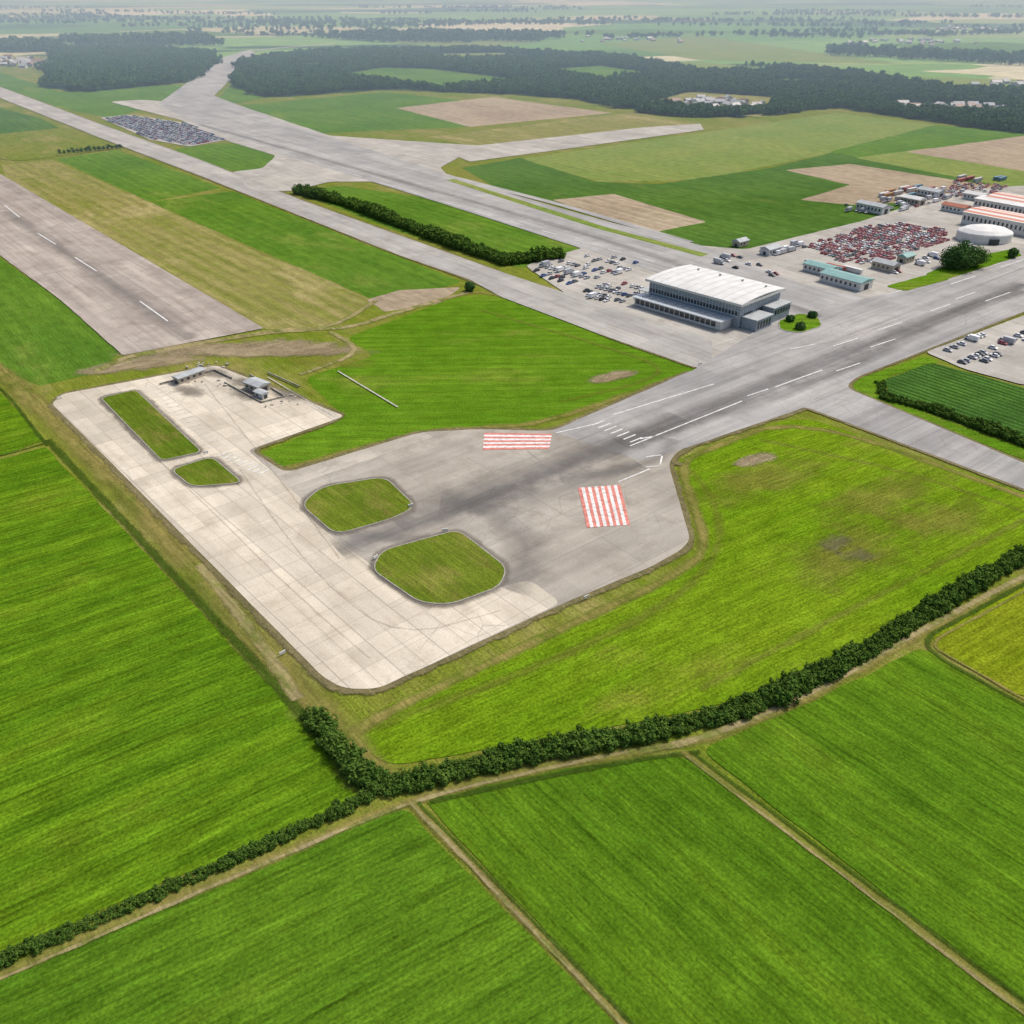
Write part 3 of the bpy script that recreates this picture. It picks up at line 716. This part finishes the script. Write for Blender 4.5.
roofR=plain('red_roof',(.36,.13,.08),.7,.2,scale=.4); roofT=plain('teal_roof',(.18,.33,.31),.6,.3,scale=.4); wallT=plain('tan_wall',(.42,.37,.3),.8,.2)
seam=plain('roof_seam',(.46,.455,.43),.6,.3)
m,nt=start('striped_roof')
oc_=N(nt,'ShaderNodeTexCoord').outputs['Object']; yy=N(nt,'ShaderNodeSeparateXYZ',Vector=oc_).outputs[1]
sw=MR(nt,MA(nt,'SINE',MA(nt,'MULTIPLY',yy,2*math.pi/8.0)),-.15,.15); finish(m,nt,MIX(nt,sw,(.50,.18,.11),(.62,.60,.55)),.6,.3); roofS=m
P0=G(648,303); P1=G(740,330); aT=math.atan2((P1-P0).y,(P1-P0).x)
L=(P1-P0).length-1.5; D=36.0; HT=12.0
T=empty('terminal_building',(P0.x,P0.y,zc),aT)
boxes('walls',[(0,0,0,L,D,HT)],wallB,T)
rb=[(x,-.18,5.2,x+.35,-.003,HT-.1) for x in np.arange(.3,L-.3,1.9)]+[(L+.003,y,.1,L+.18,y+.35,HT-.1) for y in np.arange(.5,D-.5,1.9)]
boxes('cladding_ribs',rb,ribm,T)
boxes('window_band',[(.6,-.10,6.2,L-.6,-.004,8.2)],glass,T)
boxes('window_sill',[(.2,-.3,5.7,L-.2,-.02,6.05),(.2,-.3,8.35,L-.2,-.02,8.6)],ribm,T)
boxes('loading_doors',[(L+.19,4,.05,L+.25,11,6.5),(L+.19,14,.05,L+.25,22,6.5),(L+.19,26,.05,L+.25,32,5)],darkm,T)
vs=[];fs=[];n=16
rz=lambda y:HT+1.3*max(0,math.sin(math.pi*(y+1.6)/(D+3.2)))**.8
for i in range(n+1):
    y=-1.6+(D+3.2)*i/n; z=rz(y) if 0<i<n else HT
    for x in (-1.6,L+1.6):
        vs+=[(x,y,z+.55),(x,y,z+.02)]
for i in range(n):
    a=i*4; b=a+4
    fs+=[(a,a+2,b+2,b),(a+1,b+1,b+3,a+3),(a,b,b+1,a+1),(a+2,a+3,b+3,b+2)]
fs+=[(0,1,3,2),(n*4,n*4+2,n*4+3,n*4+1)]
me=bpy.data.meshes.new('roof'); me.from_pydata(vs,[],fs); link('roof',me,[roofW],T)
sv=[];sf=[]
for x in np.arange(2,L,5.5):
    k=len(sv)
    for i in range(n+1):
        y=-1.6+(D+3.2)*i/n; z=(rz(y) if 0<i<n else HT)+.62; sv+=[(x,y,z),(x+.3,y,z)]
    for i in range(n): sf.append((k+2*i,k+2*i+1,k+2*i+3,k+2*i+2))
me=bpy.data.meshes.new('roof_seams'); me.from_pydata(sv,[],sf); link('roof_seams',me,[seam],T)
boxes('roof_fascia',[(-1.75,-1.8,HT-.5,L+1.75,-1.62,HT+.7),(L+1.62,-1.6,HT-.5,L+1.8,D+1.6,HT+.7),(-1.8,-1.6,HT-.5,-1.62,D+1.6,HT+.7)],wallW,T)
boxes('roof_vents',[(x,29,HT+1.0,x+.9,29.9,HT+2.4) for x in np.arange(9,L-4,14)],roofG,T)
boxes('front_annex',[(-2,-9,0,L-4,-.31,4.4)],wallW,T)
boxes('annex_windows',[(x,-9.12,1.2,x+2.6,-9.004,3.6) for x in np.arange(-1.2,L-7.5,3.2)],glass,T)
boxes('annex_roof',[(-3,-10.5,4.4,L-3,-.35,4.8)],ribm,T)
boxes('annex_rooflights',[(x,-7,4.8,x+2.4,-3,5.15) for x in np.arange(1,L-8,4.6)],roofG,T)
boxes('side_canopy',[(-9,2,4.2,-.05,30,4.5)],roofG,T)
boxes('canopy_posts',[(x,y,0,x+.3,y+.3,4.2) for x in (-8.6,-4.5) for y in np.arange(2.5,30,5.4)],darkm,T)
boxes('end_building',[(L+.3,2,0,L+9,16,5.5),(L+.3,20,0,L+7,35,7)],wallB,T)
boxes('end_roof',[(L+.2,1.6,5.5,L+9.4,16.4,5.85),(L+.2,19.6,7,L+7.4,35.4,7.35)],roofG,T)
boxes('end_windows',[(L+9.004,y,1,L+9.1,y+1.6,4.4) for y in np.arange(3,15,2.5)]+[(L+7.004,y,3.5,L+7.1,y+1.6,5.9) for y in np.arange(21,34,2.5)],glass,T)
def hall(name,px,L,D,h,a,wm,rm,gable=1.5,z=zc):
    c=G(*px); e=empty(name,(c.x,c.y,z),a)
    boxes('walls',[(-L/2,-D/2,0,L/2,D/2,h)],wm,e)
    o=.5; vs=[(-L/2-o,-D/2-o,h),(L/2+o,-D/2-o,h),(L/2+o,D/2+o,h),(-L/2-o,D/2+o,h),(-L/2-o,0,h+gable),(L/2+o,0,h+gable),
        (-L/2-o,-D/2-o,h+.3),(L/2+o,-D/2-o,h+.3),(L/2+o,D/2+o,h+.3),(-L/2-o,D/2+o,h+.3),(-L/2-o,0,h+gable+.3),(L/2+o,0,h+gable+.3)]
    fs=[(0,4,5,1),(3,2,5,4),(6,7,11,10),(8,9,10,11),(0,1,7,6),(2,3,9,8),(0,6,10,4),(4,10,9,3),(1,5,11,7),(5,2,8,11),(0,3,4),(1,5,2)]
    me=bpy.data.meshes.new('roof'); me.from_pydata([(x,y,zz+.003) for x,y,zz in vs],[],fs); link('roof',me,[rm],e)
    w=[(x,-D/2-.08,h*.4,x+1.3,-D/2-.004,h*.75) for x in np.arange(-L/2+1,L/2-2,3)]+[(x,D/2+.004,h*.4,x+1.3,D/2+.08,h*.75) for x in np.arange(-L/2+1,L/2-2,3)]
    boxes('windows',w,glass,e)
    boxes('door',[(L/2+.004,-min(2,D/4),.02,L/2+.1,min(2,D/4),h*.7),(-L/2-.1,-1,.02,-L/2-.004,1,h*.6)],darkm,e)
    return e
aW=aMn
hall('warehouse',(1012,230),60,26,8,aMn,wallW,roofS,1.2); hall('warehouse',(1045,216),80,24,8,aMn,wallW,roofS,1.2); hall('warehouse',(1008,213),46,16,7,aMn,wallW,roofW,1)
hall('storage_hall',(845,285),26,12,4.5,aFar,wallW,roofT,1.2); hall('storage_hall',(820,273),18,9,4,aFar,wallW,roofT,1.0)
hall('workshop',(770,254),12,7,3.5,aRw,wallW,roofG); hall('workshop',(740,246),9,6,3,aRw,wallT,roofG)
hall('office_building',(872,212),22,10,5,aMn,wallW,roofG); hall('office_building',(912,204),16,9,4,aMn,wallT,roofW); hall('office_building',(930,196),18,10,4,aMn,wallW,roofG)
hall('workshop',(885,270),14,8,4,aMn,wallT,roofG); hall('workshop',(955,212),18,9,4,aMn,wallW,roofR); hall('workshop',(975,200),16,9,4,aMn,wallW,roofW)
hall('workshop',(905,262),10,6,3.5,aRw,wallT,roofT)
c=G(983,240); e=empty('storage_dome',(c.x,c.y,zc),0)
vs=[];fs=[];n=32;prof=[(14,0),(14,5),(13.6,5.6),(10.5,7.4),(6,8.6),(0.4,9.1)]
for r,z in prof:
    for i in range(n): t=2*math.pi*i/n; vs.append((r*math.cos(t)*1.25,r*math.sin(t),z))
for k in range(len(prof)-1):
    for i in range(n): fs.append((k*n+i,k*n+(i+1)%n,(k+1)*n+(i+1)%n,(k+1)*n+i))
fs.append(tuple((len(prof)-1)*n+i for i in range(n)))
me=bpy.data.meshes.new('shell'); me.from_pydata(vs,[],fs); link('shell',me,[roofW],e)
boxes('entrance',[(-3,-15.2,0,3,-13.2,3.5)],darkm,e)
aS=ang((215,370),(340,416))
hall('brick_hut',(190,380),13,4,2.6,ang((165,388),(215,370)),wallT,roofG,.5); hall('brick_hut',(258,390),9,6,2.8,aS,wallT,roofG,.8); hall('brick_hut',(262,398),5,3,2.2,aS,wallW,roofG,.4)
rub=plain('broken_concrete',(.40,.36,.30),.9); 
for (px,n) in (((205,368),20),((240,384),22),((280,402),12),((180,386),10)):
    c=G(*px); bl=[]
    e=empty('rubble_pile',(c.x,c.y,zc),0)
    for _ in range(n):
        x,y=random.gauss(0,5),random.gauss(0,3); s=random.uniform(.3,1.2); bl.append((x,y,0,x+s*random.uniform(.6,1.6),y+s,random.uniform(.15,.6)))
    boxes('blocks',bl,rub,e)
for q in ((215,374),(248,396),(288,396),(190,392),(245,384)): patch('concrete_stain',q,12,6,aS,ringm,z=nz())
def lowwall(pts,h=1.0,name='concrete_wall',w=.35): ribbon(name,pts,w,kerbm,sm=False,jit=0,z=zA+.01,h=h,step=6)
lowwall([(160,386),(215,372),(232,380)],.9); lowwall([(225,384),(262,404),(285,398),(250,376)],.7); lowwall([(268,374),(300,388)],.6)
def sign(px,a,w=2.6,h=1.0):
    c=G(*px); e=empty('taxiway_sign',(c.x,c.y,zA+.02),a)
    boxes('panel',[(-w/2,-.12,.35,w/2,.12,.35+h)],wallW,e); boxes('posts',[(-w/2+.2,-.05,0,-w/2+.3,.05,.35),(w/2-.3,-.05,0,w/2-.2,.05,.35)],darkm,e)
for px,a in [((376,560),1.0),((411,508),.5),((283,656),.8),((586,600),.6),((206,455),.6),((445,533),.2),((700,366),.4),((60,400),.9)]: sign(px,a,1.8,.8)
# distant houses
hc=hidden('house_variants')
wallG=plain('render_wall',(.42,.41,.38)); roofB=plain('brown_roof',(.24,.15,.11)); roofP=plain('pale_roof',(.5,.48,.45))
def house(wm,rm,i):
    vs=[(-6,-4,0),(6,-4,0),(6,4,0),(-6,4,0),(-6,-4,4),(6,-4,4),(6,4,4),(-6,4,4),(-6.4,-4.5,3.8),(6.4,-4.5,3.8),(6.4,4.5,3.8),(-6.4,4.5,3.8),(-6.4,0,6.5),(6.4,0,6.5)]
    fs=[(0,1,5,4),(1,2,6,5),(2,3,7,6),(3,0,4,7),(8,9,13,12),(10,11,12,13),(8,12,11),(9,10,13)]; mi=[0]*4+[1]*4
    for x in (-4,-1,2): 
        for y in (-4.05,4.05):
            k=len(vs); vs+=[(x,y,1.2),(x+1.6,y,1.2),(x+1.6,y,2.9),(x,y,2.9)]; fs.append((k,k+1,k+2,k+3)); mi.append(2)
    hc.objects.link(bpy.data.objects.new('house',mk('house',vs,fs,mi,(wm,rm,glass))))
for i,(w,r) in enumerate(((wallG,roofB),(wallW,roofG),(wallT,roofP),(wallG,roofG),(wallW,roofP))): house(w,r,i)
hp=[]
for cx,cy,sx,sy,n in ((715,104,50,6,32),(15,64,50,4,80),(950,109,60,3,34),(640,40,60,3,16),(905,42,60,3,30),(960,30,60,3,30),(-20,60,40,5,50),(470,32,50,3,10),(760,112,30,2,10),(1000,86,40,2,10)):
    for _ in range(n): hp.append(tuple(G(cx+random.gauss(0,sx*.5),cy+random.gauss(0,sy*.5))))
hp=np.array(hp); scatter('distant_houses',hp,np.stack([rng.uniform(.7,1.3,len(hp))]*3,1),hc,rotz=rng.choice([0,1.57,.5,2.07],len(hp)))
# ------------------------------------------------------------------ haze, sky, sun, camera
me=bpy.data.meshes.new('haze'); bm=bmesh.new(); bmesh.ops.create_cube(bm,size=1); bm.to_mesh(me); bm.free()
m,nt=start('haze_layer'); v=N(nt,'ShaderNodeVolumeScatter',Color=(.62,.82,1.0,1),Density=.00036,Anisotropy=.0)
N(nt,'ShaderNodeOutputMaterial',Volume=v.outputs[0])
o=link('haze',me,[m]); o.scale=(59000,43000,110); o.location=(0,700+21500,54)
EL,AZ=math.radians(52),math.radians(55)
w=bpy.data.worlds.new('World'); sc.world=w; w.use_nodes=True; nt=w.node_tree; nt.nodes.clear()
sk=nt.nodes.new('ShaderNodeTexSky'); sk.sky_type='NISHITA'; sk.sun_disc=False; sk.sun_elevation=EL; sk.sun_rotation=AZ; sk.dust_density=4.0; sk.air_density=1.0
bg=N(nt,'ShaderNodeBackground',Color=sk.outputs[0],Strength=.15); N(nt,'ShaderNodeOutputWorld',Surface=bg.outputs[0])
ld=bpy.data.lights.new('sun','SUN'); ld.energy=3.1; ld.angle=math.radians(7); ld.color=(1,.955,.89)
lo=bpy.data.objects.new('sun',ld); sc.collection.objects.link(lo)
S=Vector((math.cos(EL)*math.sin(AZ),math.cos(EL)*math.cos(AZ),math.sin(EL))); lo.rotation_euler=S.to_track_quat('Z','Y').to_euler(); lo.location=(0,300,400)
cd=bpy.data.cameras.new('camera'); cd.sensor_width=36; cd.lens=36*F/1024; cd.clip_start=1; cd.clip_end=80000
co=bpy.data.objects.new('camera',cd); sc.collection.objects.link(co); co.location=(0,0,H); co.rotation_euler=(math.pi/2-P,0,0); sc.camera=co
sc.view_settings.view_transform='Standard'; sc.view_settings.look='None'; sc.view_settings.exposure=0
print('zmax',ZC[0],'objs',len(sc.objects))
